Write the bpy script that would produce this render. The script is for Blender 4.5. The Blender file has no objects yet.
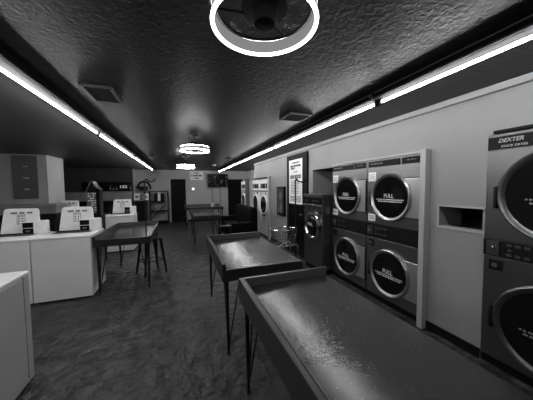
import bpy, bmesh, math, random
from mathutils import Vector, Matrix
random.seed(7)
PI = math.pi
S = bpy.context.scene
COL = S.collection

# ------------------------------------------------------------------ materials
def nodes(name):
    m = bpy.data.materials.new(name); m.use_nodes = True
    nt = m.node_tree
    return m, nt, nt.nodes['Principled BSDF']

def mat(name, v, rough=.5, metal=0., var=0., scale=6., bump=0., bscale=40., spec=.5, stretch=None, rvar=0.):
    """grey procedural material: noise varies value, roughness and bump"""
    m, nt, b = nodes(name)
    L = nt.links.new
    b.inputs['Base Color'].default_value = (v, v, v, 1)
    b.inputs['Roughness'].default_value = rough
    b.inputs['Metallic'].default_value = metal
    b.inputs['Specular IOR Level'].default_value = spec
    tc = nt.nodes.new('ShaderNodeTexCoord')
    mp = nt.nodes.new('ShaderNodeMapping')
    mp.inputs['Location'].default_value = (3.7, 1.3, 5.1)
    if stretch: mp.inputs['Scale'].default_value = stretch
    L(tc.outputs['Object'], mp.inputs['Vector'])
    if var or rvar:
        n = nt.nodes.new('ShaderNodeTexNoise'); n.inputs['Scale'].default_value = scale; n.inputs['Detail'].default_value = 6
        L(mp.outputs['Vector'], n.inputs['Vector'])
    if var:
        r = nt.nodes.new('ShaderNodeMapRange')
        r.inputs['From Min'].default_value = .25; r.inputs['From Max'].default_value = .75
        r.inputs['To Min'].default_value = v*(1-var); r.inputs['To Max'].default_value = v*(1+var)
        L(n.outputs['Fac'], r.inputs['Value']); L(r.outputs['Result'], b.inputs['Base Color'])
    if rvar:
        r2 = nt.nodes.new('ShaderNodeMapRange')
        r2.inputs['From Min'].default_value = .3; r2.inputs['From Max'].default_value = .7
        r2.inputs['To Min'].default_value = rough-rvar; r2.inputs['To Max'].default_value = rough+rvar
        L(n.outputs['Fac'], r2.inputs['Value']); L(r2.outputs['Result'], b.inputs['Roughness'])
    if bump:
        n2 = nt.nodes.new('ShaderNodeTexNoise'); n2.inputs['Scale'].default_value = bscale; n2.inputs['Detail'].default_value = 4
        L(mp.outputs['Vector'], n2.inputs['Vector'])
        bp = nt.nodes.new('ShaderNodeBump'); bp.inputs['Strength'].default_value = bump; bp.inputs['Distance'].default_value = .02
        L(n2.outputs['Fac'], bp.inputs['Height']); L(bp.outputs['Normal'], b.inputs['Normal'])
    return m

def emit(name, v, strength):
    m, nt, b = nodes(name)
    b.inputs['Base Color'].default_value = (v, v, v, 1)
    b.inputs['Emission Color'].default_value = (1, 1, 1, 1)
    b.inputs['Emission Strength'].default_value = strength
    return m

TUBE_E, RING_E = 96., 12.
M = {}
M['wall'] = mat('painted_wall', .235, .55, var=.10, scale=1.6, bump=.12, bscale=90)
M['back_wall'] = mat('back_wall_paint', .42, .6, var=.12, scale=1.6, bump=.12, bscale=90)
M['black_wall'] = mat('black_wall_paint', .022, .7, var=.2, scale=2)
M['partition'] = mat('partition_panel', .38, .55, var=.22, scale=1.3, stretch=(1.5, 1.5, .4))
M['panel_dark'] = mat('grey_panel', .10, .55, var=.15, scale=3)
M['trim'] = mat('trim_paint', .34, .45)
M['black_trim'] = mat('black_baseboard', .006, .6, spec=.12)
M['white_enamel'] = mat('white_enamel', .76, .32, var=.06, scale=3)
M['white_worn'] = mat('white_worn_enamel', .68, .4, var=.28, scale=5, stretch=(1, 1, .5))
M['lid'] = mat('lid_enamel', .80, .35, var=.10, scale=9)
M['print'] = mat('dark_print', .03, .6)
M['print_grey'] = mat('grey_print', .16, .6)
M['steel'] = mat('brushed_steel', .20, .28, metal=.9, var=.05, scale=.8)
M['steel_dark'] = mat('dark_brushed_steel', .13, .30, metal=.85, var=.05, scale=.8)
M['ring_steel'] = mat('door_ring_steel', .42, .3, metal=.95)
M['hinge_steel'] = mat('hinge_plate_steel', .42, .30, metal=.75)
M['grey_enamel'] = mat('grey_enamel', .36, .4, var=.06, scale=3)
M['edge_strip'] = mat('table_edge_strip', .10, .25, metal=.3)
M['chrome'] = mat('chrome', .62, .16, metal=1.)
M['black_plastic'] = mat('black_plastic', .006, .5, spec=.15)
M['black_metal'] = mat('black_metal', .006, .45, spec=.3)
M['black_gloss'] = mat('black_gloss', .004, .35, spec=.12)
M['glass'] = mat('dark_door_glass', .004, .08, spec=.3)
M['white_print'] = mat('white_print', .55, .6)
M['paper'] = mat('white_paper', .75, .7, var=.05, scale=8)
M['laminate'] = mat('table_laminate', .020, .22, rvar=.06, scale=70, spec=.42)
M['laminate_side'] = mat('table_edge_laminate', .016, .33, var=.12, scale=3)
M['upholstery'] = mat('black_upholstery', .003, .6, bump=.1, bscale=120, spec=.06)
M['dark_counter'] = mat('dark_counter_top', .16, .45, var=.15)
M['grey_counter'] = mat('grey_counter_front', .20, .55, var=.25, scale=3)
M['fixture'] = mat('fixture_housing', .006, .8, spec=.05)
M['fixture_side'] = mat('fixture_side', .05, .45, spec=.3)
M['reflector'] = mat('fixture_reflector', .008, .8, spec=.05)
M['tube'] = emit('fluorescent_tube', .8, TUBE_E)
M['ring'] = emit('ring_tube', .8, RING_E)
M['ring_bright'] = emit('bright_ring_tube', .8, 45.)
M['diffuser'] = emit('ring_band_diffuser', .06, .22)
M['fan_blade'] = mat('smoked_blade', .02, .3, spec=.2); M['fan_blade'].node_tree.nodes['Principled BSDF'].inputs['Alpha'].default_value = .3
M['fan_black'] = mat('fan_black', .004, .7, spec=.1)
M['vent_dark'] = mat('vent_interior', .008, .7)
M['vent_frame'] = mat('vent_frame', .03, .5)
M['plastic_white'] = mat('white_plastic', .6, .4)
M['dial_lit'] = emit('lit_dial', .8, 1.4)
M['sign_lit'] = emit('lit_sign', .5, .45)
M['bottle'] = mat('bottle_glass', .04, .12)
M['floor_tile'] = None

def make_floor():
    m, nt, b = nodes('slate_floor'); L = nt.links.new
    tc = nt.nodes.new('ShaderNodeTexCoord')
    n1 = nt.nodes.new('ShaderNodeTexNoise'); n1.inputs['Scale'].default_value = 5.5; n1.inputs['Detail'].default_value = 5; n1.inputs['Roughness'].default_value = .55
    n1.inputs['Distortion'].default_value = .15
    n2 = nt.nodes.new('ShaderNodeTexNoise'); n2.inputs['Scale'].default_value = 11; n2.inputs['Detail'].default_value = 3
    br = nt.nodes.new('ShaderNodeTexBrick')
    br.inputs['Scale'].default_value = 1.0; br.inputs['Mortar Size'].default_value = .012
    br.inputs['Brick Width'].default_value = .46; br.inputs['Row Height'].default_value = .46
    br.inputs['Color1'].default_value = (1, 1, 1, 1); br.inputs['Color2'].default_value = (.72, .72, .72, 1); br.inputs['Mortar'].default_value = (.25, .25, .25, 1)
    for n in (n1, n2, br): L(tc.outputs['Object'], n.inputs['Vector'])
    r = nt.nodes.new('ShaderNodeMapRange')
    r.inputs['From Min'].default_value = .3; r.inputs['From Max'].default_value = .72
    r.inputs['To Min'].default_value = .003; r.inputs['To Max'].default_value = .085
    L(n1.outputs['Fac'], r.inputs['Value'])
    mx = nt.nodes.new('ShaderNodeMix'); mx.data_type = 'RGBA'; mx.blend_type = 'MULTIPLY'; mx.inputs['Factor'].default_value = 1
    L(r.outputs['Result'], mx.inputs['A']); L(br.outputs['Color'], mx.inputs['B'])
    L(mx.outputs['Result'], b.inputs['Base Color'])
    r2 = nt.nodes.new('ShaderNodeMapRange')
    r2.inputs['From Min'].default_value = .3; r2.inputs['From Max'].default_value = .7
    r2.inputs['To Min'].default_value = .28; r2.inputs['To Max'].default_value = .60
    L(n2.outputs['Fac'], r2.inputs['Value']); L(r2.outputs['Result'], b.inputs['Roughness'])
    ad = nt.nodes.new('ShaderNodeMath'); ad.operation = 'MULTIPLY_ADD'; ad.inputs[1].default_value = .35
    L(n2.outputs['Fac'], ad.inputs[0]); L(n1.outputs['Fac'], ad.inputs[2])
    bp = nt.nodes.new('ShaderNodeBump'); bp.inputs['Strength'].default_value = .7; bp.inputs['Distance'].default_value = .08
    L(ad.outputs['Value'], bp.inputs['Height']); L(bp.outputs['Normal'], b.inputs['Normal'])
    return m
M['floor_tile'] = make_floor()

def make_ceiling():
    m, nt, b = nodes('textured_ceiling'); L = nt.links.new
    tc = nt.nodes.new('ShaderNodeTexCoord')
    n1 = nt.nodes.new('ShaderNodeTexNoise'); n1.inputs['Scale'].default_value = 26; n1.inputs['Detail'].default_value = 5; n1.inputs['Distortion'].default_value = 1.2
    n2 = nt.nodes.new('ShaderNodeTexNoise'); n2.inputs['Scale'].default_value = 1.1; n2.inputs['Detail'].default_value = 3
    for n in (n1, n2): L(tc.outputs['Object'], n.inputs['Vector'])
    r = nt.nodes.new('ShaderNodeMapRange')
    r.inputs['From Min'].default_value = .3; r.inputs['From Max'].default_value = .7
    r.inputs['To Min'].default_value = .015; r.inputs['To Max'].default_value = .023
    L(n2.outputs['Fac'], r.inputs['Value']); L(r.outputs['Result'], b.inputs['Base Color'])
    b.inputs['Roughness'].default_value = .42; b.inputs['Specular IOR Level'].default_value = .17
    bp = nt.nodes.new('ShaderNodeBump'); bp.inputs['Strength'].default_value = .3; bp.inputs['Distance'].default_value = .02
    L(n1.outputs['Fac'], bp.inputs['Height']); L(bp.outputs['Normal'], b.inputs['Normal'])
    return m
M['ceiling'] = make_ceiling()

def make_screen():
    m, nt, b = nodes('television_picture'); L = nt.links.new
    tc = nt.nodes.new('ShaderNodeTexCoord')
    n = nt.nodes.new('ShaderNodeTexVoronoi'); n.inputs['Scale'].default_value = 7
    L(tc.outputs['Object'], n.inputs['Vector'])
    r = nt.nodes.new('ShaderNodeMapRange')
    r.inputs['From Min'].default_value = .62; r.inputs['From Max'].default_value = .95
    r.inputs['To Min'].default_value = 0; r.inputs['To Max'].default_value = .10
    L(n.outputs['Distance'], r.inputs['Value'])
    b.inputs['Base Color'].default_value = (.004, .004, .004, 1); b.inputs['Roughness'].default_value = .3; b.inputs['Specular IOR Level'].default_value = .1
    b.inputs['Emission Color'].default_value = (1, 1, 1, 1)
    L(r.outputs['Result'], b.inputs['Emission Strength'])
    return m
M['screen'] = make_screen()

# ------------------------------------------------------------------ mesh building
class MB:
    def __init__(s): s.b = bmesh.new()
    def _add(s, fn, mtx=None):
        t = bmesh.new(); fn(t)
        if mtx is not None: bmesh.ops.transform(t, matrix=mtx, verts=t.verts)
        me = bpy.data.meshes.new('t'); t.to_mesh(me); t.free()
        s.b.from_mesh(me); bpy.data.meshes.remove(me)
        return s
    def box(s, x0, x1, y0, y1, z0, z1, bev=0., seg=2, mtx=None):
        def f(t):
            bmesh.ops.create_cube(t, size=1)
            for v in t.verts:
                v.co = Vector(((x0+x1)/2+v.co.x*(x1-x0), (y0+y1)/2+v.co.y*(y1-y0), (z0+z1)/2+v.co.z*(z1-z0)))
            if bev: bmesh.ops.bevel(t, geom=list(t.edges), offset=bev, segments=seg, affect='EDGES', profile=.5)
        return s._add(f, mtx)
    def prism(s, pts, axis, a0, a1, bev=0.):
        """extrude 2D polygon along axis: 'x' -> pts are (y,z); 'y' -> (x,z); 'z' -> (x,y)"""
        def P(p, a): return {'x': (a, p[0], p[1]), 'y': (p[0], a, p[1]), 'z': (p[0], p[1], a)}[axis]
        def f(t):
            A = [t.verts.new(P(p, a0)) for p in pts]; B = [t.verts.new(P(p, a1)) for p in pts]
            n = len(pts)
            t.faces.new(A); t.faces.new(B[::-1])
            for i in range(n): t.faces.new((A[i], B[i], B[(i+1) % n], A[(i+1) % n]))
            bmesh.ops.recalc_face_normals(t, faces=t.faces)
            if bev: bmesh.ops.bevel(t, geom=list(t.edges), offset=bev, segments=2, affect='EDGES')
        return s._add(f)
    def cyl(s, p0, p1, r0, r1=None, n=20):
        p0, p1 = Vector(p0), Vector(p1); d = p1-p0
        r1 = r0 if r1 is None else r1
        q = d.to_track_quat('Z', 'Y').to_matrix().to_4x4()
        return s._add(lambda t: bmesh.ops.create_cone(t, cap_ends=True, segments=n, radius1=r0, radius2=r1, depth=d.length),
                      Matrix.Translation((p0+p1)/2) @ q)
    def tube(s, pts, r, n=8):
        for a, b in zip(pts, pts[1:]): s.cyl(a, b, r, n=n)
        for p in pts[1:-1]: s.ball(p, r*1.0, 8, 6)
        return s
    def ball(s, c, r, u=16, v=10, sc=(1, 1, 1)):
        return s._add(lambda t: bmesh.ops.create_uvsphere(t, u_segments=u, v_segments=v, radius=r),
                      Matrix.Translation(c) @ Matrix.Diagonal((*sc, 1)))
    def lathe(s, prof, c=(0, 0, 0), axis='z', n=40, closed=False):
        """revolve (r,h) profile; axis 'z' up, or 'y' (h runs along +y)"""
        def f(t):
            rings = []
            for r, h in prof:
                ring = []
                for k in range(n):
                    a = 2*PI*k/n; x, y = r*math.cos(a), r*math.sin(a)
                    p = (x, y, h) if axis == 'z' else (x, h, y)
                    ring.append(t.verts.new(p))
                rings.append(ring)
            pr = list(zip(rings, rings[1:])) + ([(rings[-1], rings[0])] if closed else [])
            for A, B in pr:
                for k in range(n):
                    t.faces.new((A[k], A[(k+1) % n], B[(k+1) % n], B[k]))
            if not closed:
                t.faces.new(rings[0]); t.faces.new(rings[-1])
            bmesh.ops.recalc_face_normals(t, faces=t.faces)
        return s._add(f, Matrix.Translation(c))
    def rod_torus(s, c, R, r, axis='z', n=40, m=10, sc=(1, 1, 1)):
        def f(t):
            rings = []
            for k in range(n):
                a = 2*PI*k/n; ring = []
                for j in range(m):
                    b = 2*PI*j/m; rr = R+r*math.cos(b)
                    x, y, z = rr*math.cos(a), rr*math.sin(a), r*math.sin(b)
                    ring.append(t.verts.new((x, y, z) if axis == 'z' else (x, z, y)))
                rings.append(ring)
            for k in range(n):
                A, B = rings[k], rings[(k+1) % n]
                for j in range(m): t.faces.new((A[j], A[(j+1) % m], B[(j+1) % m], B[j]))
            bmesh.ops.recalc_face_normals(t, faces=t.faces)
        return s._add(f, Matrix.Translation(c) @ Matrix.Diagonal((*sc, 1)))
    def build(s, name, material, parent=None, smooth=True, loc=None):
        me = bpy.data.meshes.new(name); s.b.to_mesh(me); s.b.free()
        me.materials.append(material)
        if smooth:
            me.polygons.foreach_set('use_smooth', [True]*len(me.polygons))
            try: me.set_sharp_from_angle(angle=math.radians(35))
            except Exception: pass
        o = bpy.data.objects.new(name, me); COL.objects.link(o)
        if parent: o.parent = parent
        if loc: o.location = loc
        return o

def text_mb(body, size, mtx, extrude=.0012, shear=0., bold=0.):
    cu = bpy.data.curves.new('t', 'FONT'); cu.body = body; cu.size = size; cu.extrude = extrude
    cu.align_x = 'CENTER'; cu.align_y = 'CENTER'; cu.shear = shear; cu.offset = bold; cu.resolution_u = 3
    o = bpy.data.objects.new('t', cu); COL.objects.link(o)
    bpy.context.view_layer.update()
    dg = bpy.context.evaluated_depsgraph_get()
    me = bpy.data.meshes.new_from_object(o.evaluated_get(dg))
    me.transform(mtx)
    bpy.data.objects.remove(o); bpy.data.curves.remove(cu)
    m = MB(); m.b.from_mesh(me); bpy.data.meshes.remove(me)
    return m
def face(x, y, z):           # text lying in the x-z plane, read from -y
    return Matrix.Translation((x, y, z)) @ Matrix.Rotation(PI/2, 4, 'X')

def thing(name, label, cat, loc=(0, 0, 0), rz=0., group=None):
    o = bpy.data.objects.new(name, None); COL.objects.link(o)
    o.empty_display_size = .1
    o.location = loc; o.rotation_euler = (0, 0, rz)
    return tag(o, label, cat, group)
def tag(o, label, cat, group=None):
    o['label'] = label; o['category'] = cat
    if group: o['group'] = group
    return o
def struct(o): o['kind'] = 'structure'; return o
def copy_tree(o, parent=None):
    c = o.copy(); COL.objects.link(c)
    if parent: c.parent = parent
    for ch in [k for k in ALL() if k.parent == o]: copy_tree(ch, c)
    return c
def ALL(): return list(COL.objects)
def dup(src, label, loc, rz=None):
    c = copy_tree(src); c['label'] = label; c.location = loc
    if rz is not None: c.rotation_euler = (0, 0, rz)
    return c

# ------------------------------------------------------------------ the room
XR = 2.62; CH = 2.5; YB = 12.2
struct(MB().box(-6.4, 4.0, -2.6, 12.6, -.08, 0).build('floor', M['floor_tile'], smooth=False))
M['ceiling_smooth'] = mat('smooth_ceiling_paint', .075, .5, var=.12, scale=.8, bump=.05, bscale=60, spec=.4)  # left section, lighter and smoother than the rest of the ceiling
struct(MB().box(-1.13, 4.0, -2.6, 12.6, CH, CH+.08).build('ceiling', M['ceiling'], smooth=False))
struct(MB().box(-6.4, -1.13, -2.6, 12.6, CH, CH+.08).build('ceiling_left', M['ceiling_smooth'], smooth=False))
# right wall with its openings: machine bays, pass-through slot, washer recess, door
w = MB()
def wy(y0, y1, z0, z1): w.box(XR, XR+.08, y0, y1, z0, z1)
wy(-2.6, .405, 0, CH)
wy(.405, 1.345, 2.075, CH)                      # above the large dryers
wy(1.345, 1.365, 0, CH); wy(1.365, 1.755, 0, 1.205); wy(1.365, 1.755, 1.41, CH)
wy(1.755, 1.93, 0, CH)
wy(1.93, 3.64, 2.0, CH)
wy(3.64, 4.36, 1.985, CH)
wy(4.36, 6.90, 0, CH)
wy(6.90, 8.42, 1.93, CH)
struct(w.build('wall_right', M['wall'], smooth=False))
# recess around the front-load washer
r = MB()
r.box(XR+.08, 3.35, 4.36, 4.42, 0, 2.045); r.box(3.35, 3.4, 3.6, 4.42, 0, 2.045)
struct(r.build('wall_recess', M['wall'], smooth=False))
struct(MB().box(XR+.08, 3.35, 3.64, 4.36, 1.985, 2.045).build('trim_1', M['black_trim'], smooth=False))
# service corridor behind the machines
struct(MB().box(3.6, 3.66, -2.6, 8.42, 0, CH).build('wall_corridor', M['panel_dark'], smooth=False))
struct(MB().box(XR, 3.66, 8.42, 8.50, 0, CH).build('wall_return', M['back_wall'], smooth=False))
struct(MB().box(3.35, 3.43, 8.50, YB, 0, CH).build('wall_far_right', M['back_wall'], smooth=False))
b = MB(); b.box(-1.9, -.43, YB, YB+.08, 0, CH); b.box(.25, 2.38, YB, YB+.08, 0, CH)
b.box(-.43, .25, YB, YB+.08, 2.07, CH); b.box(2.38, 3.02, YB, YB+.08, 2.0, CH); b.box(3.02, 3.35, YB, YB+.08, 0, CH)
struct(b.build('wall_back', M['back_wall'], smooth=False))
struct(MB().box(-6.4, -1.9, 11.5, 11.58, 0, CH).build('wall_back_left', M['black_wall'], smooth=False))
struct(MB().box(-1.98, -1.9, 11.58, YB+.08, 0, CH).build('wall_jog', M['back_wall'], smooth=False))
struct(MB().box(-6.4, -6.32, -2.6, 12.3, 0, CH).build('wall_left', M['wall'], smooth=False))
struct(MB().box(-6.4, 4.0, -2.6, -2.52, 0, CH).build('wall_front', M['wall'], smooth=False))
# partition block at the left
p = MB(); p.box(-6.3, -3.13, 7.5, 8.4, 0, CH)
struct(p.build('wall_partition', M['partition'], smooth=False))
pb = MB(); pb.box(-3.79, -3.31, 7.47, 7.5, 1.41, 2.47, .004)
o = pb.build('grey_board', M['panel_dark'], smooth=False)
tag(o, 'grey board with three small pale handles on the left partition', 'board')
for zz in (2.2, 1.915, 1.645):
    MB().box(-3.585, -3.485, 7.445, 7.47, zz-.018, zz+.018, .008).build('handle', M['partition'], o)  # small pale bars standing out from the board
# trims
t = MB(); t.box(XR-.05, XR, -2.5, 8.42, 2.44, CH, .008)
struct(t.build('trim_2', M['trim'], smooth=False))
bb = MB()
for y0, y1 in ((-2.5, .40), (1.35, 1.86), (5.56, 6.84)): bb.box(XR-.02, XR, y0, y1, 0, .09)
bb.box(XR-.02, XR, 4.37, 4.52, 0, .09)
struct(bb.build('baseboard_right', M['black_trim'], smooth=False))
b2 = MB(); b2.box(-1.9, -.5, YB-.02, YB, 0, .09); b2.box(.32, 2.31, YB-.02, YB, 0, .09)
struct(b2.build('baseboard_back', M['black_trim'], smooth=False))
# slot trim (a frame around the pass-through)
s = MB()
s.box(XR-.012, XR, 1.345, 1.775, 1.18, 1.205); s.box(XR-.012, XR, 1.345, 1.775, 1.41, 1.425)
s.box(XR-.012, XR, 1.755, 1.775, 1.205, 1.41)
struct(s.build('trim_3', M['trim'], smooth=False))
c = MB(); c.box(XR+.08, 2.98, 1.755, 1.775, 1.185, 1.43); c.box(XR+.08, 2.98, 1.365, 1.755, 1.41, 1.43)
struct(c.build('wall_slot', M['wall'], smooth=False))

# doors
def door(n, x0, x1, top, m_slab):
    o = struct(MB().box(x0, x1, YB+.03, YB+.07, .01, top).build('door_%d' % n, m_slab, smooth=False))
    f = MB()
    f.box(x0-.07, x0, YB-.025, YB+.03, 0, top+.07); f.box(x1, x1+.07, YB-.025, YB+.03, 0, top+.07); f.box(x0-.07, x1+.07, YB-.025, YB+.03, top, top+.07)
    f.build('door_frame', M['back_wall'] if n == 1 else M['black_trim'], o, smooth=False)
    MB().ball((x1-.08, YB+.0, 1.0), .03).cyl((x1-.08, YB+.03, 1.0), (x1-.08, YB, 1.0), .012).build('door_knob', M['steel_dark'], o)
    return o
M['door_black'] = mat('black_door', .006, .6, spec=.12)
door(1, -.43, .25, 2.07, M['door_black'])
door(2, 2.38, 3.02, 2.0, M['door_black'])
d = struct(MB().box(XR-.03, XR, 4.62, 5.47, .01, 2.30).build('door_3', M['black_gloss'], smooth=False))
f = MB(); f.box(XR-.045, XR, 4.53, 4.66, 0, 2.40); f.box(XR-.045, XR, 5.42, 5.55, 0, 2.40); f.box(XR-.045, XR, 4.66, 5.42, 2.29, 2.40)
f.build('door_frame', M['black_trim'], d, smooth=False)
MB().ball((XR-.08, 4.74, 1.0), .028).cyl((XR-.03, 4.74, 1.0), (XR-.08, 4.74, 1.0), .012).build('door_knob', M['steel_dark'], d)

def dashes(mb, x0, x1, z, h, y, seed, dens=.75, cw=.03):
    """a row of unreadable small print as word-like bars in the x-z plane"""
    rr = random.Random(seed); x = x0
    while x < x1-.001:
        wd = min(cw*rr.uniform(.8, 3.2), x1-x)
        mb.box(x, x+wd, y-.0015, y, z-h/2*rr.uniform(.7, 1), z+h/2)
        x += wd + cw*rr.uniform(.25, .6)/dens
    return mb

# poster on the dark door
ps = thing('rules_sign', 'tall white sign with many lines of black print on the black door', 'sign', (XR-.047, 5.06, 1.23), -PI/2)
MB().box(-.335, .335, -.008, 0, 0, 1.05, .002).build('sheet', M['paper'], ps, smooth=False)
pm = MB()
dashes(pm, -.17, .20, .975, .035, -.008, 1); dashes(pm, -.24, .27, .90, .05, -.008, 2); dashes(pm, -.24, -.02, .845, .05, -.008, 3)
dashes(pm, -.10, .12, .76, .02, -.008, 4)
for i, zz in enumerate((.665, .62)): dashes(pm, -.26, .28, zz, .045, -.008, 5+i)
for i in range(9): dashes(pm, -.24, random.uniform(.12, .27), .55-i*.037, .018, -.008, 10+i, cw=.02)
for i in range(4): dashes(pm, -.27, .28, .175-i*.036, .022, -.008, 30+i, cw=.022)
pm.build('printed_lines', M['print'], ps, smooth=False)

# dark framed board next to the white dryers
fc = thing('framed_poster', 'narrow black framed poster on the right wall beside the white dryers', 'poster', (XR, 5.97, .85), -PI/2)
MB().box(-.26, .26, -.05, 0, 0, .80, .006).build('frame', M['black_gloss'], fc, smooth=False)
pp = MB(); pp.box(-.19, .19, -.055, -.05, .06, .74)
pp.build('picture', M['print'], fc, smooth=False)
pt = MB(); pt.ball((.02, -.056, .55), .12, sc=(.8, .03, .9)); pt.ball((.05, -.056, .22), .11, sc=(.8, .03, 1.3)); pt.ball((-.09, -.056, .16), .05, sc=(.8, .03, 1.6))
pt.build('pale_figure', M['panel_dark'], fc)

# ------------------------------------------------------------------ stacked dryers
def drum_door(parent, x, z, R, mat_ring, handle_right=True, text=True, y=0., ink='white_print', tw=1.):
    """round dryer door: hinge plate, ring, bezel, glass, lettering, pull"""
    d = MB().lathe([(R*.85, y-.002), (R*.99, y-.002), (R, y-.018), (R*.985, y-.042), (R*.95, y-.052), (R*.90, y-.048), (R*.85, y-.030)], (x, 0, z), 'y', 56, closed=True).build('door', mat_ring, parent)
    MB().lathe([(.0001, y-.020), (R*.45, y-.024), (R*.76, y-.029), (R*.86, y-.030), (R*.88, y-.036), (R*.88, y-.002), (.0001, y-.002)], (x, 0, z), 'y', 56).build('glass', M['glass'], d)
    s = 1 if handle_right else -1
    px0, px1 = x+s*R*.62, x+s*(R+.095)
    MB().box(min(px0, px1), max(px0, px1), y-.022, y, z-.24, z+.24, .006).build('hinge_plate', M['hinge_steel'], d, smooth=False)
    MB().box(min(px0, px1)-.008, max(px0, px1)+.008, y-.006, y, z-.25, z+.25, .001).build('plate_gasket', M['black_plastic'], d, smooth=False)  # black sheet drawing the dark gap around the hinge plate
    g = MB().box(x-s*(R+.004)-.013, x-s*(R+.004)+.013, y-.05, y, z-.12, z+.07, .010)
    g.build('pull', M['black_plastic'], d)
    if text:
        t = text_mb('FULL', R*.23*tw, face(x-.01, y-.033, z+R*.05), bold=.001)
        t.build('lettering', M[ink], d, smooth=False)
        l = MB(); dashes(l, x-R*.68*tw, x+R*.68*tw, z-R*.10, R*.045, y-.031, 91, cw=.016); dashes(l, x-R*.58*tw, x+R*.60*tw, z-R*.18, R*.045, y-.031, 92, cw=.016)
        l.build('small_print', M[ink], d, smooth=False)
    return d

def stack_dryer(name, label, w, H, loc, rz, body, R, zu, zl, band, strip, group=None, brand=False):
    t = thing(name, label, 'dryer', loc, rz, group)
    h = w/2
    MB().box(-h+.004, h-.004, 0, .72, .085, H, .006).build('cabinet', body, t, smooth=False)
    MB().box(-h+.004, h-.004, .03, .70, 0, .085).build('kick_plate', M['black_trim'], t, smooth=False)
    # door panels
    for z0, z1 in ((band[1]+.008, strip[0]-.012), (.095, band[0]-.008)):
        MB().box(-h+.012, h-.012, -.008, 0, z0, z1, .004).build('front_panel', body, t, smooth=False)
    mr = M['steel_dark'] if brand else M['ring_steel']
    kw = dict(ink='print_grey', tw=.75) if brand else {}
    drum_door(t, 0, zu, R, mr, y=-.008, **kw); drum_door(t, 0, zl, R, mr, y=-.008, **kw)
    cp = MB().box(-h+.006, h-.006, -.016, 0, band[0], band[1], .004).build('control_panel', M['black_plastic'], t, smooth=False)
    zc = (band[0]+band[1])/2
    cb = MB().box(-h+.035, -h+.125, -.028, -.016, zc-.062, zc+.062, .004).build('coin_slide', M['steel_dark'], cp, smooth=False)
    MB().cyl((-h+.08, -.028, zc), (-h+.08, -.036, zc), .028).cyl((-h+.08, -.036, zc), (-h+.08, -.045, zc), .012).build('coin_slot', M['chrome'], cb)
    def bt(m): m.build('button', M['steel_dark'], cp, smooth=False)
    for k in range(4):
        for q in (-1, 1): bt(MB().box(-h+.17+k*.055, -h+.205+k*.055, -.021, -.016, zc+q*.042-.011, zc+q*.042+.011, .002))
    bt(MB().cyl((-h+.19, -.016, zc), (-h+.19, -.022, zc), .012))
    if brand:
        for q in (-1, 1): MB().prism([(-h+.40, zc+q*.05), (-h+.46, zc+q*.03), (-h+.40, zc+q*.01)], 'y', -.021, -.016).build('arrow_mark', M['steel_dark'], cp, smooth=False)
    # keyed lock in a square recess below the band
    lk = MB().box(-h+.05, -h+.15, -.014, -.008, band[0]-.125, band[0]-.035, .003).build('lock_plate', M['black_plastic'], t, smooth=False)
    MB().cyl((-h+.10, -.014, band[0]-.08), (-h+.10, -.03, band[0]-.08), .022).build('lock', M['chrome'], lk)
    return t, h

ZU, ZL, BAND, STRIP = 1.485, .475, (.905, 1.105), (1.895, 1.985)
t1, h = stack_dryer('stacked_dryer', 'steel stacked dryer nearest the white trim post, four square stickers', .85, 2.0, (2.595, 2.355, 0), -PI/2, M['steel'], .315, ZU, ZL, BAND, STRIP, 'stacked steel dryers in the right wall')
vp = MB(); vp.box(-h+.03, h-.30, -.014, 0, STRIP[0]+.006, STRIP[1]-.004, .003); vp.box(h-.27, h-.03, -.014, 0, STRIP[0]+.006, STRIP[1]-.004, .003)
v = vp.build('vent_panel', M['black_gloss'], t1, smooth=False)
for x0, x1, hh, q in ((-h+.07, -h+.30, .022, 3), (h-.2, h-.08, .015, 4)): dashes(MB(), x0, x1, STRIP[0]+.05, hh, -.014, q).build('small_print', M['panel_dark'], v, smooth=False)
for (sx, sz, sw, sh) in ((-h+.10, 1.765, .14, .125), (-h+.10, 1.185, .13, .10)):
    k = MB().box(sx-sw/2, sx+sw/2, -.011, -.008, sz-sh/2, sz+sh/2, .001).build('sticker', M['paper'], t1, smooth=False)
    l = MB()
    for q in range(3): dashes(l, sx-sw*.38, sx+sw*.38, sz+sh*(.22-.22*q), .012, -.011, 40+q, cw=.012)
    l.build('small_print', M['print_grey'], k, smooth=False)
t2 = dup(t1, 'steel stacked dryer next to the front-load washer, left of its twin', (2.595, 3.205, 0))
# white trim post and cap framing the two dryers
pf = MB(); pf.box(2.535, XR, 1.862, 1.926, 0, 2.035, .004)
struct(pf.build('trim_4', M['trim'], smooth=False))
struct(MB().box(2.575, XR, 1.93, 3.635, 2.003, 2.03, .003).build('trim_5', M['trim'], smooth=False))

# large dryer at the right edge
t3, h = stack_dryer('stacked_dryer', 'large steel stacked dryer at the right edge with a name panel on top', .93, 2.07, (2.595, .875, 0), -PI/2, M['steel_dark'], .365, 1.55, .50, (1.01, 1.15), (1.93, 2.035), 'stacked steel dryers in the right wall', True)
np_ = MB().box(-h+.012, h-.012, -.014, 0, 1.935, 2.045, .003).build('name_panel', M['black_gloss'], t3, smooth=False)
text_mb('DEXTER', .044, face(-h+.165, -.016, 2.006), shear=.3, bold=.001).build('lettering', M['steel'], np_, smooth=False)
text_mb('STACK DRYER', .026, face(-h+.19, -.016, 1.957), bold=.0003).build('lettering', M['steel'], np_, smooth=False)
MB().box(-h+.05, h-.01, -.02, .1, 2.075, 2.10, .002).build('top_vent', M['black_trim'], t3, smooth=False)

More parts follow.
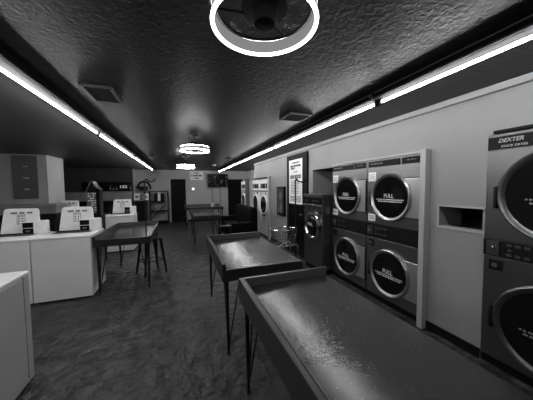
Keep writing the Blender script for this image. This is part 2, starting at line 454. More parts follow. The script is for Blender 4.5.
# front-load washer in the recess
fw = thing('front_load_washer', 'dark steel front-load washer standing in the wall recess by the black door', 'washer', (2.40, 3.995, 0), -PI/2)
h = .34
MB().box(-h, h, 0, .72, .10, 1.47, .012).build('cabinet', M['steel_dark'], fw, smooth=False)
MB().box(-h+.02, h-.02, .03, .70, 0, .10).build('plinth', M['black_trim'], fw, smooth=False)
MB().box(-h, h, -.02, .70, 1.445, 1.49, .008).build('top_cap', M['steel'], fw, smooth=False)
cp = MB().box(-h+.02, h-.02, -.012, 0, 1.30, 1.43, .004).build('control_panel', M['black_gloss'], fw, smooth=False)
kb = MB()
for xx in (-.2, .05, .13, .21): kb.cyl((xx, -.012, 1.365), (xx, -.03, 1.365), .022)
kb.build('knob', M['steel_dark'], cp)
MB().box(-h+.005, h-.005, -.035, 0, 1.262, 1.292, .008).build('ledge', M['chrome'], fw)
dr = MB().lathe([(.19, -.004), (.265, -.004), (.27, -.03), (.255, -.055), (.225, -.06), (.19, -.03)], (.02, 0, .885), 'y', 48, closed=True).build('door', M['chrome'], fw)
MB().lathe([(.0001, -.07), (.10, -.062), (.17, -.045), (.20, -.03), (.20, -.004), (.0001, -.004)], (.02, 0, .885), 'y', 40).build('glass', M['glass'], dr)
text_mb('FULL', .075, face(.02, -.075, .92), bold=.001).build('lettering', M['white_print'], dr, smooth=False)
MB().box(.26, .31, -.05, 0, .84, .93, .01).build('door_latch', M['black_plastic'], dr)
MB().box(.22, .30, -.008, 0, 1.12, 1.2, .004).build('coin_plate', M['black_plastic'], fw, smooth=False)

# white dryers further along
def white_dryer(label, loc, w=.86):
    t = thing('white_dryer', label, 'dryer', loc, -PI/2, 'white dryers at the far end of the right wall')
    h = w/2
    MB().box(-h, h, 0, .66, .05, 1.90, .008).build('cabinet', M['white_worn'], t, smooth=False)
    MB().box(-h+.02, h-.02, .03, .64, 0, .05).build('kick_plate', M['black_trim'], t, smooth=False)
    MB().box(-h+.01, h-.01, -.01, 0, 1.53, 1.87, .004).build('upper_panel', M['white_enamel'], t, smooth=False)
    for x0, x1 in ((-.30, -.20), (-.14, .14), (.20, .32)):
        MB().box(x0, x1, -.02, -.01, 1.60, 1.76, .004).build('control_window', M['black_gloss'], t, smooth=False)
    MB().box(-h+.005, h-.005, -.03, 0, 1.49, 1.525, .006).build('ledge', M['steel'], t)
    d = MB().lathe([(.27, -.002), (.325, -.002), (.33, -.03), (.30, -.045), (.27, -.03)], (0, 0, 1.06), 'y', 40, closed=True).build('door', M['white_enamel'], t)
    MB().lathe([(.0001, -.03), (.20, -.035), (.285, -.034), (.285, -.002), (.0001, -.002)], (0, 0, 1.06), 'y', 40).build('glass', M['glass'], d)
    MB().box(-.09, .09, -.06, -.002, .70, .75, .012).build('handle', M['black_plastic'], d)
    MB().cyl((.2, -.01, 1.43), (.2, -.03, 1.43), .03).build('coin_knob', M['black_plastic'], t)
    return t
wd = white_dryer('white dryer right of a like one, beside the narrow black framed poster', (2.60, 7.39, 0))
wd2 = dup(wd, 'white dryer left of a like one, nearest the grey post', (2.60, 8.27, 0))
wd3 = dup(wd, 'white dryer standing alone behind the grey post at the far end', (2.60, 10.05, 0))
struct(MB().box(2.55, XR, 6.80, 6.93, 0, 1.96, .004).build('trim_6', M['trim'], smooth=False))
struct(MB().box(2.56, XR, 6.80, 8.42, 1.93, 1.96, .003).build('trim_7', M['black_trim'], smooth=False))
o = MB().box(2.36, 2.50, 8.78, 8.92, 0, 1.97, .006).build('post', M['panel_dark'], smooth=False)
tag(o, 'square grey post between the white dryers at the far end', 'post')

# ------------------------------------------------------------------ folding tables
def folding_table(label, x0, x1, y0, y1, H=.92, right_rim=False, near_rim=False, apr=.17, pole=None):
    t = thing('folding_table', label, 'table', ((x0+x1)/2, (y0+y1)/2, 0), 0, 'grey folding tables')
    a, b = (x1-x0)/2, (y1-y0)/2
    zt = H-.07                                   # the laminate surface, below the raised rim
    MB().box(-a+.02, a-.004, -b+.004, b-.02, zt-.03, zt, .004).build('tabletop', M['laminate'], t, smooth=False)
    rm = MB()
    rm.box(-a, -a+.035, -b, b, H-apr, H, .006)                   # side rim
    rm.box(-a+.035, a, b-.035, b, H-apr, H, .006)                # far rim
    if right_rim: rm.box(a-.035, a, -b, b-.035, H-apr, zt+.025, .006)
    else: rm.box(a-.03, a, -b, b-.035, H-apr, zt-.001, .004)
    rm.box(-a+.035, a-.03, -b, -b+.03, H-apr, zt+(.07 if near_rim else .012), .004)
    rm.build('rim', M['laminate_side'], t, smooth=False)
    es = MB(); es.box(-a+.035, -a+.041, -b+.01, b-.035, zt+.001, H+.002, .001); es.box(-a+.041, a-.004, b-.041, b-.035, zt+.001, H+.002, .001)  # lighter strips paint a highlight line along the rim edges
    es.build('edge_strip', M['edge_strip'], t, smooth=False)
    for sx in (-1, 1):
        for sy in (-1, 1):
            L = MB(); cx, cy = sx*(a-.05), sy*(b-.06)
            L.cyl((cx, cy, H-apr+.01), (cx-sx*.005, cy, .02), .019, .013, 12)
            L.cyl((cx-sx*.005, cy, .02), (cx-sx*.005, cy, 0), .016, .018, 12)
            L.cyl((cx, cy-sy*.16, H-apr+.01), (cx-sx*.005, cy, .05), .007, n=8)
            L.cyl((cx-sx*.13, cy, H-apr+.01), (cx-sx*.005, cy, .05), .007, n=8)
            lg = L.build('leg', M['black_metal'], t)
            MB().cyl((cx-sx*.005, cy, 0), (cx-sx*.005, cy, .014), .021, n=14).build('foot_cap', M['steel'], lg)
    if pole:
        px, py = pole
        P = MB(); P.tube([(px, py, H-apr), (px, py, 1.76), (px+.03, py, 1.785), (px+.06, py, 1.75), (px+.10, py, 1.735), (px+.145, py, 1.76), (px+.16, py, 1.79)], .010, 10)
        P.build('hanging_pole', M['black_metal'], t)
    return t
folding_table('large grey folding table nearest the camera in the foreground', .41, 1.20, .25, 1.80)
folding_table('grey folding table just behind the foreground table, beside the laundry cart', .345, 1.19, 2.17, 3.62)
folding_table('small grey folding table in front of the back door, beside the black sofa', .28, 1.08, 6.75, 8.3)
folding_table('farthest folding table, seen under the television, behind another table', .15, 1.66, 9.75, 10.9)
folding_table('grey folding table at the left with stool and tall pole, beside the white washers', -1.265, -.465, 4.2, 5.72, right_rim=True, pole=(.33, -.74))

# stool under the left table
def stool(label, loc, H=.68, a=.15, sp=.20, rz=.5):
    st = thing('stool', label, 'stool', loc, rz)
    MB().box(-a, a, -a, a, H-.03, H, .012).build('seat', M['black_metal'], st)
    for sx in (-1, 1):
        for sy in (-1, 1):
            MB().cyl((sx*(a-.02), sy*(a-.02), H-.02), (sx*sp, sy*sp, 0), .028, .017, 10).build('leg', M['black_metal'], st)
    q = MB(); f = lambda z: (a-.02)+(sp-a+.02)*(1-z/H); k = f(.25)
    for p0, p1 in (((-k, -k), (k, -k)), ((k, -k), (k, k)), ((k, k), (-k, k)), ((-k, k), (-k, -k))): q.cyl((*p0, .25), (*p1, .25), .009, n=8)
    q.build('footrest', M['black_metal'], st)
    return st
stool('black metal stool pushed under the right side of the left folding table', (-.565, 5.03, 0))
bs = stool('low grey-topped bench seat standing before the black sofa', (1.12, 6.45, 0), H=.60, a=.15, sp=.16, rz=0)

# ------------------------------------------------------------------ laundry cart with pole
ct = thing('laundry_cart', 'wire laundry basket cart with a tall black pole beside the black door', 'cart', (1.82, 4.07, 0))
bk = MB(); rx, ry = .255, .20
def ell(z, k, n=28): return [(rx*k*math.cos(2*PI*i/n), ry*k*math.sin(2*PI*i/n), z) for i in range(n+1)]
for z, k in ((.80, .97), (.74, .94), (.68, .90), (.62, .86), (.565, .82)): bk.tube(ell(z, k), .0035, 6)
A, B = ell(.84, 1.), ell(.56, .82)
for i in range(28): bk.cyl(A[i], B[i], .003, n=6)
for i in range(-4, 5): 
    x = i*.045; yy = ry*.82*math.sqrt(max(0, 1-(x/(rx*.82))**2)); bk.cyl((x, -yy, .56), (x, yy, .56), .003, n=6)
bk.build('basket', M['steel_dark'], ct)
MB().tube(ell(.845, 1.0), .011, 8).build('basket_rim', M['chrome'], ct)
fr = MB()
for sx in (-1, 1): fr.tube([(sx*.23, -.17, .08), (sx*.21, -.16, .55), (sx*.0, -.205, .66)], .011); fr.tube([(sx*.23, .17, .08), (sx*.21, .16, .55)], .011)
fr.tube([(-.23, -.17, .12), (.23, -.17, .12), (.23, .17, .12), (-.23, .17, .12), (-.23, -.17, .12)], .011)
fr.tube([(-.21, -.16, .55), (.21, -.16, .55), (.21, .16, .55), (-.21, .16, .55), (-.21, -.16, .55)], .009)
fr.build('frame', M['chrome'], ct)
for sx in (-1, 1):
    for sy in (-1, 1): MB().cyl((sx*.23-.012, sy*.17, .04), (sx*.23+.012, sy*.17, .04), .04, n=18).box(sx*.23-.02, sx*.23+.02, sy*.17-.012, sy*.17+.012, .05, .09).build('caster', M['black_plastic'], ct)
MB().tube([(.245, 0, .11), (.245, 0, 1.76), (.27, 0, 1.785), (.31, 0, 1.74), (.40, 0, 1.725), (.46, 0, 1.755), (.475, 0, 1.80)], .013, 10).build('pole', M['black_metal'], ct)

# ------------------------------------------------------------------ top-load washers
def top_washer(label, loc, rz=0.):
    t = thing('top_load_washer', label, 'washer', loc, rz, 'white top-load washers')
    h = .353
    MB().box(-h, h, .008, .68, .022, .915, .008).build('cabinet', M['white_enamel'], t, smooth=False)
    MB().box(-h+.03, h-.03, .03, .66, 0, .025).build('toe_kick', M['black_trim'], t, smooth=False)
    MB().box(-h, h, 0, .69, .915, .945, .010, 3).build('top', M['white_enamel'], t)
    for s_ in (-1, 1):
        x0, x1 = (h, h+.003) if s_ > 0 else (-h-.003, -h)
        MB().box(x0, x1, .10, .63, .09, .90, .001).build('side_panel', M['white_enamel'], t, smooth=False)
        MB().box(x0, x1-.0015*s_ if s_>0 else x1, .092, .098, .06, .915).build('side_seam', M['print'], t, smooth=False)
    MB().box(-.25, .25, .34, .50, .945, .949, .0015).build('tub_opening', M['black_gloss'], t, smooth=False)
    # lid stands open on its hinge, instructions on the underside
    ang = math.radians(-9); mt = Matrix.Translation((.02, .52, .955)) @ Matrix.Rotation(ang, 4, 'X')
    ld = MB()
    def f(b):
        w0, w1, hh, r = .242, .212, .39, .04
        pts = [(-w0, 0), (w0, 0)]
        for k in range(5): a = k*PI/8; pts.append((w1-r+r*math.cos(a), hh-r+r*math.sin(a)))
        for k in range(5): a = PI/2+k*PI/8; pts.append((-w1+r+r*math.cos(a), hh-r+r*math.sin(a)))
        A = [b.verts.new((x, 0, z)) for x, z in pts]; B = [b.verts.new((x, .028, z)) for x, z in pts]; n = len(pts)
        b.faces.new(A); b.faces.new(B[::-1])
        for i in range(n): b.faces.new((A[i], B[i], B[(i+1) % n], A[(i+1) % n]))
        bmesh.ops.recalc_face_normals(b, faces=b.faces)
        bmesh.ops.bevel(b, geom=list(b.edges), offset=.006, segments=2, affect='EDGES')
    ld._add(f, mt); lid = ld.build('lid', M['lid'], t)
    pr = MB()
    dashes(pr, -.13, .135, .318, .030, -.0005, 61, cw=.04)
    pr.box(-.05, .05, -.002, -.0005, .285, .292)
    for i in range(4):
        for j in range(2): pr.box(-.035+j*.04, -.012+j*.04, -.002, -.0005, .258-i*.038, .278-i*.038)
    pr.box(-.05, -.044, -.002, -.0005, .14, .285); pr.box(.044, .05, -.002, -.0005, .14, .285)
    bmesh.ops.transform(pr.b, matrix=mt, verts=pr.b.verts)
    pr.build('printed_instructions', M['print_grey'], lid, smooth=False)
    MB().cyl((-.25, .525, .953), (.25, .525, .953), .010, n=10).build('hinge', M['black_plastic'], lid)
    # console along the back with coin box at the right
    cn = MB().prism([(.60, .945), (.685, .945), (.685, 1.13), (.655, 1.13)], 'x', -h+.02, h-.02, .006).build('console', M['black_plastic'], t, smooth=False)
    cb = MB().box(.085, .228, .43, .60, .945, 1.135, .004).build('coin_box', M['white_enamel'], t, smooth=False)
    for z0, z1 in ((1.05, 1.128), (.955, 1.04)): MB().box(.092, .220, .424, .431, z0, z1, .002).build('coin_opening', M['black_gloss'], cb, smooth=False)
    MB().box(.13, .185, .412, .425, .985, 1.012, .004).build('coin_tray', M['steel'], cb)
    MB().prism([(.225, .44), (.35, .50), (.35, .60), (.225, .60)], 'z', .945, 1.145, .006).build('console_end', M['lid'], t, smooth=False)
    return t
W0 = top_washer('white top-load washer left of the folding table, open lid showing printed instructions', (-1.637, 4.19, 0))
dup(W0, 'white top-load washer with open lid, second from the left folding table', (-2.357, 4.19, 0))
dup(W0, 'white top-load washer cut off by the left edge of the photo', (-3.077, 4.19, 0))
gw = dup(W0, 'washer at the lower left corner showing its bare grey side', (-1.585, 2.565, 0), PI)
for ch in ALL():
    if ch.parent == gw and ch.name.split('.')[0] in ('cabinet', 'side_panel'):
        ch.data = ch.data.copy(); ch.data.materials[0] = M['grey_enamel']  # cabinet and side panels darker than on the other washers
dup(W0, 'white washer in the far row, behind the left folding table', (-1.54, 6.98, 0))
dup(W0, 'white washer in the far row, beside the dark counter by the partition', (-2.76, 6.98, 0))

# dark counter behind the washers
cn = thing('dark_counter', 'long dark grey counter under the left partition behind the washers', 'counter', (-3.20, 6.28, 0))
MB().box(-.9, .70, 0, .50, 1.25, 1.32, .01).build('counter_top', M['dark_counter'], cn, smooth=False)
MB().box(-.88, .68, .015, .48, 1.12, 1.25).build('apron', M['dark_counter'], cn, smooth=False)
MB().box(-.88, .68, .03, .48, 0, 1.12).build('counter_front', M['black_trim'], cn, smooth=False)
lc = thing('low_counter', 'low black counter between the two far-row washers', 'counter', (-2.16, 7.0, 0))
MB().box(-.22, .24, 0, .60, .94, .98, .008).build('counter_top', M['black_gloss'], lc, smooth=False)
MB().box(-.21, .23, .02, .58, 0, .94).build('cabinet', M['black_trim'], lc, smooth=False)
def carton(label, x, y, z, w, d, h, m='white_enamel'):
    t = thing('carton', label, 'box', (x, y, z)); MB().box(-w/2, w/2, -d/2, d/2, 0, h, .006).build('body', M[m], t, smooth=False)
    MB().box(-w*.3, w*.3, -d/2-.002, -d/2, h*.3, h*.7).build('printed_label', M['print_grey'], t, smooth=False)
    return t
carton('small white box on the low black counter, left of the far washer', -2.02, 7.2, .98, .18, .16, .2)

# candy / gumball machine with a roof-like top
gm = thing('gumball_machine', 'tall dark candy machine with a gabled top standing behind the washers', 'vending machine', (-1.78, 6.25, 0), 0)
MB().box(-.19, .19, -.17, .17, 0, 1.06, .012).build('stand', M['black_trim'], gm, smooth=False)
MB().box(-.155, .155, -.14, .14, 1.06, 1.60, .01).build('case', M['black_gloss'], gm, smooth=False)
fp = MB().box(-.145, .06, -.150, -.14, 1.10, 1.56, .004).build('front_panel', M['panel_dark'], gm, smooth=False)
cd = MB(); rr = random.Random(5)
for i in range(5):
    for j in range(9):
        if rr.random() < .7: cd.ball((-.125+i*.042, -.150, 1.13+j*.05), .019*rr.uniform(.6, 1), 8, 6)
cd.build('candy_display', M['plastic_white'], fp)
rf = MB(); rf.prism([(-.165, 1.60), (.16, 1.60), (.16, 1.62), (.06, 1.70), (-.01, 1.80), (-.04, 1.80), (-.07, 1.76)], 'y', -.15, .15)
rf.build('gabled_top', M['black_gloss'], gm, smooth=False)
re = MB(); re.tube([(-.17, -.155, 1.60), (-.06, -.155, 1.78), (.0, -.155, 1.80), (.03, -.155, 1.70), (.16, -.155, 1.63)], .012); re.tube([(-.16, -.155, 1.61), (-.155, -.155, 1.12)], .008)
re.build('edge_trim', M['steel'], gm)
gm.scale = (.74, .8, 1.0)

# ------------------------------------------------------------------ back left bar
br = thing('bar_counter', 'long grey bar counter in front of the black back wall', 'counter', (-3.1, 10.9, 0))
MB().box(-1.6, 1.2, 0, .40, 1.16, 1.50, .008).build('counter_front', M['grey_counter'], br, smooth=False)
MB().box(-1.58, 1.18, .02, .38, 0, 1.16).build('base', M['black_trim'], br, smooth=False)
MB().box(-1.62, 1.2, -.03, .42, 1.50, 1.53, .006).build('counter_top', M['dark_counter'], br, smooth=False)
struct(MB().box(-3.72, -1.92, 11.48, 11.50, 1.54, 1.92, .003).build('trim_8', M['black_gloss'], smooth=False))
bh = thing('bar_shelf', 'thin black shelf board on the black wall carrying dark bottles', 'shelf', (-2.8, 11.48, 1.57))
MB().box(-.92, .88, -.16, 0, -.02, .0, .003).build('shelf_board', M['black_trim'], bh, smooth=False)
for xx in (-.7, 0, .7): MB().prism([(-.12, -.02), (0, -.02), (0, -.03), (-.12, -.03)], 'x', xx-.01, xx+.01).build('bracket', M['black_metal'], bh, smooth=False)
for k, (x, hh) in enumerate(((-3.1, .21), (-2.72, .24), (-2.61, .17), (-2.50, .2), (-1.98, .27))):
    b = thing('bottle', ['dark bottle at the left end of the black bar shelf', 'tall dark bottle second from the left on the bar shelf', 'short dark bottle in the middle of the bar shelf', 'dark bottle just left of the lit sign on the bar shelf', 'largest bottle, at the right end of the bar shelf'][k], 'bottle', (x, 11.40, 1.57), 0, 'bottles on the black bar shelf')
    MB().lathe([(.0001, 0), (.035, 0), (.037, .02), (.037, hh*.6), (.014, hh*.78), (.013, hh), (.0001, hh)], n=16).build('body', M['bottle'], b)
    MB().lathe([(.0375, hh*.15), (.0385, hh*.16), (.0385, hh*.5), (.0375, hh*.51)], n=16, closed=True).build('bottle_label', M['panel_dark'], b)
sg = thing('lit_sign', 'small glowing letter sign on the black bar shelf', 'sign', (-2.24, 11.40, 1.57))
MB().box(-.20, .20, -.01, .01, 0, .26, .004).build('sign_board', M['black_gloss'], sg, smooth=False)
text_mb('1XS', .17, face(0, -.013, .14), extrude=.002).build('letters', M['sign_lit'], sg, smooth=False)
# cluttered side table at the end of the bar
tb = thing('side_table', 'narrow black table at the right end of the bar, under white packages', 'table', (-1.56, 10.95, 0))
MB().box(-.27, .29, 0, .5, 1.12, 1.16, .006).build('tabletop', M['dark_counter'], tb, smooth=False)
for sx in (-.25, .27):
    for sy in (.03, .47): MB().box(sx-.02, sx+.02, sy-.02, sy+.02, 0, 1.12).build('leg', M['panel_dark'] if sx > 0 else M['black_trim'], tb, smooth=False)
MB().box(-.22, .22, .04, .46, .25, 1.12).build('skirt', M['black_trim'], tb, smooth=False)
carton('pale package at the left end of the side table by the bar', -1.70, 11.15, 1.16, .2, .2, .27)
carton('smaller pale package in the middle of the side table by the bar', -1.53, 11.1, 1.16, .12, .15, .22, 'panel_dark')
carton('flat white package at the right end of the side table by the bar', -1.36, 11.15, 1.16, .17, .2, .26, 'lid')
hd = thing('arched_lamp', 'dark arched object on the side table packages against the pale wall', 'lamp', (-1.52, 11.85, 0))
ar = MB(); pts = [(.26*math.cos(a), 0, 1.62+.33*math.sin(a)) for a in [PI*i/14 for i in range(15)]]
ar.tube(pts, .045, 10); ar.build('arch', M['black_trim'], hd)
MB().box(-.20, .14, -.06, .10, 1.54, 1.74, .01).build('case', M['black_plastic'], hd, smooth=False)
MB().box(-.03, .03, 0, .05, .02, 1.56).box(-.16, .16, -.12, .14, 0, .03).build('stand', M['black_trim'], hd, smooth=False)

# display rack with glass top half and braced lower half
dk = thing('display_rack', 'dark glass display rack with diagonal braces left of the back door', 'rack', (-.94, 11.75, 0))
fr = MB()
for sx in (-.38, .38):
    for sy in (0, .35): fr.box(sx-.018, sx+.018, sy-.018, sy+.018, 0, 1.52)
for z in (.12, .62, 1.05, 1.50):
    fr.box(-.38, .38, -.015, .015, z-.015, z+.015); fr.box(-.38, .38, .335, .365, z-.015, z+.015)
fr.cyl((-.36, 0, .20), (.36, 0, .98), .018, n=8); 
fr.build('frame', M['black_metal'], dk, smooth=False)
for z in (.12, .62, 1.05): MB().box(-.37, .37, .01, .34, z-.008, z+.008).build('shelf_board', M['black_gloss'], dk, smooth=False)
rr = random.Random(11)
for i, (x, m) in enumerate(((-.27, 'panel_dark'), (-.12, 'black_gloss'), (.02, 'lid'), (.16, 'black_gloss'), (.29, 'panel_dark'))):
    MB().box(x-.05, x+.05, .05, .28, 1.06, 1.06+rr.uniform(.28, .40), .006).build('display_bin', M[m], dk, smooth=False)
MB().box(.34, .36, -.02, -.016, .66, 1.48).build('edge_strip', M['trim'], dk, smooth=False)
tag(MB().box(-.2, .1, .05, .28, 0, .26, .03).build('folded_bag', M['grey_counter'], None, loc=(-.94, 11.75, .63)), 'grey bundle on the middle shelf of the display rack', 'bag')

# ------------------------------------------------------------------ back wall: sign, dial, television, cables
sn = thing('notice_sign', 'white sign with three lines of dark print high on the back wall', 'sign', (.77, YB, 2.03))
MB().box(-.305, .305, -.02, 0, 0, .42, .003).build('sign_board', M['paper'], sn, smooth=False)
for x0, x1, zz, hh, q in ((-.10, .10, .335, .05, 71), (-.25, .25, .21, .075, 72), (-.07, .09, .085, .075, 73)): dashes(MB(), x0, x1, zz, hh, -.02, q, cw=.05).build('printed_line', M['print'], sn, smooth=False)
dl = thing('wall_dial', 'small round glowing dial on the back wall below the white sign', 'dial', (.59, YB, 1.59))
MB().lathe([(.0001, -.03), (.07, -.03), (.085, 0), (.0001, 0)], axis='y', n=24).build('case', M['plastic_white'], dl)
MB().lathe([(.0001, -.034), (.055, -.034), (.055, -.029), (.0001, -.029)], axis='y', n=24).build('dial_face', M['dial_lit'], dl)
tv = thing('television', 'flat television high on the back wall with a dim dark picture', 'television', (1.80, YB-.07, 1.68))
MB().box(-.51, .51, -.04, .02, 0, .65, .008).build('bezel', M['black_plastic'], tv, smooth=False)
MB().box(-.48, .48, -.044, -.039, .035, .615).build('screen', M['screen'], tv, smooth=False)
MB().box(-.15, .15, .02, .07, .2, .45).build('wall_mount', M['black_metal'], tv, smooth=False)
for k, x in enumerate((1.51, 1.91)):
    tag(MB().cyl((x, YB-.012, 0), (x, YB-.012, 1.70), .012, n=8).build('cable', M['black_plastic']), ['thin dark cable hanging below the left half of the television', 'thin dark cable hanging below the right half of the television'][k], 'cable', 'cables under the television')

# black sofa by the far right wall
sf = thing('sofa', 'black upholstered sofa facing left, in front of the far white dryers', 'sofa', (1.72, 7.55, 0))
MB().box(-.34, .36, -1.0, 1.0, .06, .34, .02).build('base', M['upholstery'], sf)
for k in range(3): MB().box(-.36, .12, -.80+k*.535, -.80+(k+1)*.535-.01, .34, .47, .04, 3).build('seat_cushion', M['upholstery'], sf)
MB().prism([(.10, .34), (.38, .10), (.38, 1.03), (.27, 1.05), (.20, 1.03)], 'y', -1.0, 1.0, .025).build('backrest', M['upholstery'], sf)
for y0 in (-1.02, .84): MB().box(-.37, .36, y0, y0+.18, .06, .63, .03, 3).build('armrest', M['upholstery'], sf)
for sx in (-.3, .3):
    for sy in (-.9, .9): MB().cyl((sx, sy, 0), (sx, sy, .07), .022).build('leg', M['black_metal'], sf)

# small shiny cup on the far table
cp = thing('cup', 'small bright cup on the farthest folding table', 'cup', (1.25, 10.2, .851))
MB().lathe([(.0001, 0), (.05, 0), (.065, .16), (.058, .16), (.045, .012), (.0001, .012)], n=20).build('body', M['plastic_white'], cp)
MB().rod_torus((.075, 0, .08), .035, .008, axis='y', n=20, m=8).build('handle', M['plastic_white'], cp)

# ------------------------------------------------------------------ ceiling fixtures
def strip_light(label, x, y0, y1, side):
    t = thing('strip_light', label, 'light', (x, (y0+y1)/2, CH), 0, 'fluorescent strip lights on the ceiling')
    L = (y1-y0)/2
    MB().box(-.065, .065, -L, L, -.052, 0, .004).build('housing', M['fixture_side'], t, smooth=False)
    MB().box(-.067, .067, -L+.002, L-.002, -.057, -.0515).build('base_plate', M['fixture'], t, smooth=False)
    MB().prism([(-side*.10, -.030), (-side*.045, -.058), (-side*.04, -.055), (-side*.095, -.026)], 'y', -L+.01, L-.01).build('reflector', M['reflector'], t, smooth=False)
    MB().cyl((side*.02, -L+.03, -.078), (side*.02, L-.03, -.078), .009, n=16).build('tube', M['tube'], t)
    for s in (-1, 1): MB().box(side*.02-.022, side*.02+.022, s*(L-.015)-.014, s*(L-.015)+.014, -.105, -.05, .003).build('socket', M['black_plastic'], t, smooth=False)
    return t
for k, (a, b) in enumerate(((-1.3, 1.36),)):  # added strip out of view, put in to brighten the washer fronts
    strip_light('fluorescent strip over the lower left corner, beside the camera', -1.065, a, b, -1)
for k, (a, b) in enumerate(((-.6, 2.0), (2.05, 4.6))):  # two more strips added out of view to brighten washers and partition
    strip_light(['fluorescent strip at far left over the near washers', 'fluorescent strip at far left before the partition'][k], -3.9, a, b, -1)
RL = ['nearest', 'second', 'third', 'fourth', 'farthest']
for k, (a, b) in enumerate(((-.60, 1.78), (1.80, 4.46), (4.48, 7.10), (7.12, 9.72), (9.74, 11.7))):
    strip_light('%s fluorescent strip in the line above the right wall machines' % RL[k], 1.775, a, b, 1)
for k, (a, b) in enumerate(((1.40, 4.03), (4.05, 6.68), (6.70, 8.90), (8.92, 11.1))):
    strip_light('%s fluorescent strip in the line above the left folding table' % ['nearest', 'second', 'third', 'farthest'][k], -1.065, a, b, -1)

def ring_fan(label, x, y, z, lamp='ring_bright'):
    t = thing('ring_fan_light', label, 'fan light', (x, y, CH), 0, 'ring fan lights along the ceiling')
    zr = z-CH; R = .217
    MB().lathe([(.0001, 0), (.085, 0), (.08, -.035), (.025, -.045), (.0001, -.045)], n=28).build('canopy', M['black_metal'], t)
    MB().cyl((0, 0, -.04), (0, 0, zr+.09), .016).build('downrod', M['black_metal'], t)
    MB().lathe([(R-.006, zr-.028), (R+.006, zr-.028), (R+.006, zr+.028), (R-.006, zr+.028)], n=64, closed=True).build('ring_diffuser', M['diffuser'], t)
    for zz, tr in ((zr-.032, .0080), (zr+.032, .0025)): MB().rod_torus((0, 0, zz), R+.004, tr, n=64).build('ring_tube', M[lamp], t)
    rm = MB(); rm.rod_torus((0, 0, zr+.034), R-.014, .006, n=64); rm.build('ring_rim', M['black_metal'], t)
    MB().lathe([(.0001, zr-.03), (.045, zr-.027), (.056, zr-.012), (.058, zr+.028), (.098, zr+.032), (.105, zr+.05), (.10, zr+.10), (.06, zr+.115), (.0001, zr+.115)], n=32).build('motor_housing', M['fan_black'], t)
    for k in range(3):
        a = 2*PI*k/3+.75; MB().cyl((.09*math.cos(a), .09*math.sin(a), zr+.02), ((R-.02)*math.cos(a), (R-.02)*math.sin(a), zr+.035), .005, n=8).build('ring_arm', M['fan_black'], t)
    for k in range(4):
        a = PI/2*k+.5
        B = MB(); B.prism([(.09, -.03), (.14, -.055), (.20, -.05), (.215, -.01), (.20, .025), (.14, .03), (.09, .025)], 'z', -.002, .002)
        bmesh.ops.transform(B.b, matrix=Matrix.Rotation(a, 4, 'Z') @ Matrix.Translation((0, 0, zr+.055)) @ Matrix.Rotation(.2, 4, 'X'), verts=B.b.verts)
        B.build('blade', M['fan_blade'], t, smooth=False)
    for k in range(3):
        a = 2*PI*k/3+.95
        C = MB().box(R+.012, R+.019, -.008, .008, zr-.04, zr+.045, .002)
        bmesh.ops.transform(C.b, matrix=Matrix.Rotation(a, 4, 'Z'), verts=C.b.verts)
        C.build('clip', M['black_metal'], t, smooth=False)
    return t
ring_fan('ring fan light nearest the camera, glowing at the top of the photo', .362, 1.0, 2.36, 'ring')
ring_fan('middle ring fan light hanging above the aisle', .245, 4.08, 2.27)
ring_fan('farthest and smallest looking ring fan light, near the back wall', .16, 6.85, 2.22)

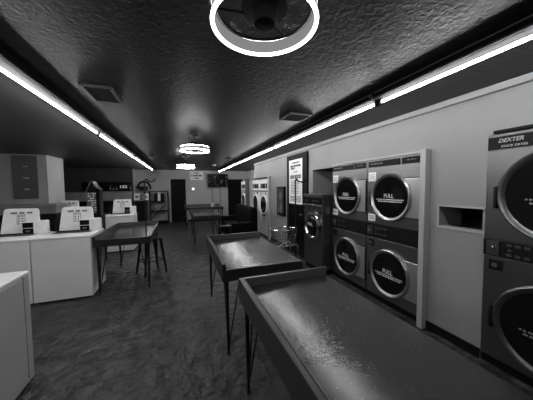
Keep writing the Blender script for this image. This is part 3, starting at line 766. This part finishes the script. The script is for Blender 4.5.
def vent(label, x, y, w, d, rz):
    t = thing('ceiling_vent', label, 'vent', (x, y, CH), rz, 'ceiling vents')
    f = MB(); e = .025
    f.box(-w/2, w/2, -d/2, -d/2+e, -.02, 0, .003); f.box(-w/2, w/2, d/2-e, d/2, -.02, 0, .003)
    f.box(-w/2, -w/2+e, -d/2+e, d/2-e, -.02, 0, .003); f.box(w/2-e, w/2, -d/2+e, d/2-e, -.02, 0, .003)
    f.build('frame', M['vent_frame'], t, smooth=False)
    MB().box(-w/2+e, w/2-e, -d/2+e, d/2-e, -.004, 0).build('backing', M['vent_dark'], t, smooth=False)
    n = 5
    for k in range(n):
        y0 = -d/2+e+(d-2*e)*(k+.5)/n
        MB().prism([(y0-.018, -.006), (y0-.014, -.005), (y0+.012, -.018), (y0+.008, -.019)], 'x', -w/2+e, w/2-e).build('louvre', M['vent_dark'], t, smooth=False)
    return t
vent('ceiling vent at the left, beside the left strip light', -.64, 2.58, .24, .40, .0)
vent('ceiling vent at the right, beside the right strip light', 1.36, 2.67, .30, .30, .0)
vent('small far ceiling vent near the end of the right strip light', 1.35, 6.94, .16, .16, 0)
vent('small far ceiling vent near the end of the left strip light', -.65, 6.94, .16, .16, 0)
sd = thing('smoke_detector', 'small round white smoke detector on the ceiling near the right strip', 'smoke detector', (1.21, 9.07, CH))
MB().lathe([(.0001, 0), (.07, 0), (.068, -.025), (.05, -.04), (.0001, -.04)], n=24).build('case', M['plastic_white'], sd)
MB().lathe([(.0001, -.04), (.012, -.04), (.011, -.046), (.0001, -.046)], n=12).build('indicator', M['dial_lit'], sd)

# ------------------------------------------------------------------ world, camera, view
W = bpy.data.worlds.new('world'); S.world = W; W.use_nodes = True
W.node_tree.nodes['Background'].inputs['Color'].default_value = (.02, .02, .02, 1)
cam = bpy.data.cameras.new('camera'); co = bpy.data.objects.new('camera', cam); COL.objects.link(co)
F = 237.; cam.sensor_fit = 'HORIZONTAL'; cam.sensor_width = 36; cam.lens = F/533*36; cam.clip_start = .02
yaw, pit, roll = math.atan(86/F), -.053, .010
fwd = Vector((math.sin(yaw)*math.cos(pit), math.cos(yaw)*math.cos(pit), math.sin(pit)))
r0 = Vector((math.cos(yaw), -math.sin(yaw), 0)); u0 = r0.cross(fwd)
rt = r0*math.cos(roll)-u0*math.sin(roll); up = u0*math.cos(roll)+r0*math.sin(roll)
co.matrix_world = Matrix(((rt.x, up.x, -fwd.x, 0), (rt.y, up.y, -fwd.y, 0), (rt.z, up.z, -fwd.z, 1.63), (0, 0, 0, 1)))
S.camera = co
v = S.view_settings
v.view_transform = 'Standard'; v.look = 'None'; v.gamma = 1; v.use_curve_mapping = False; v.exposure = 0.
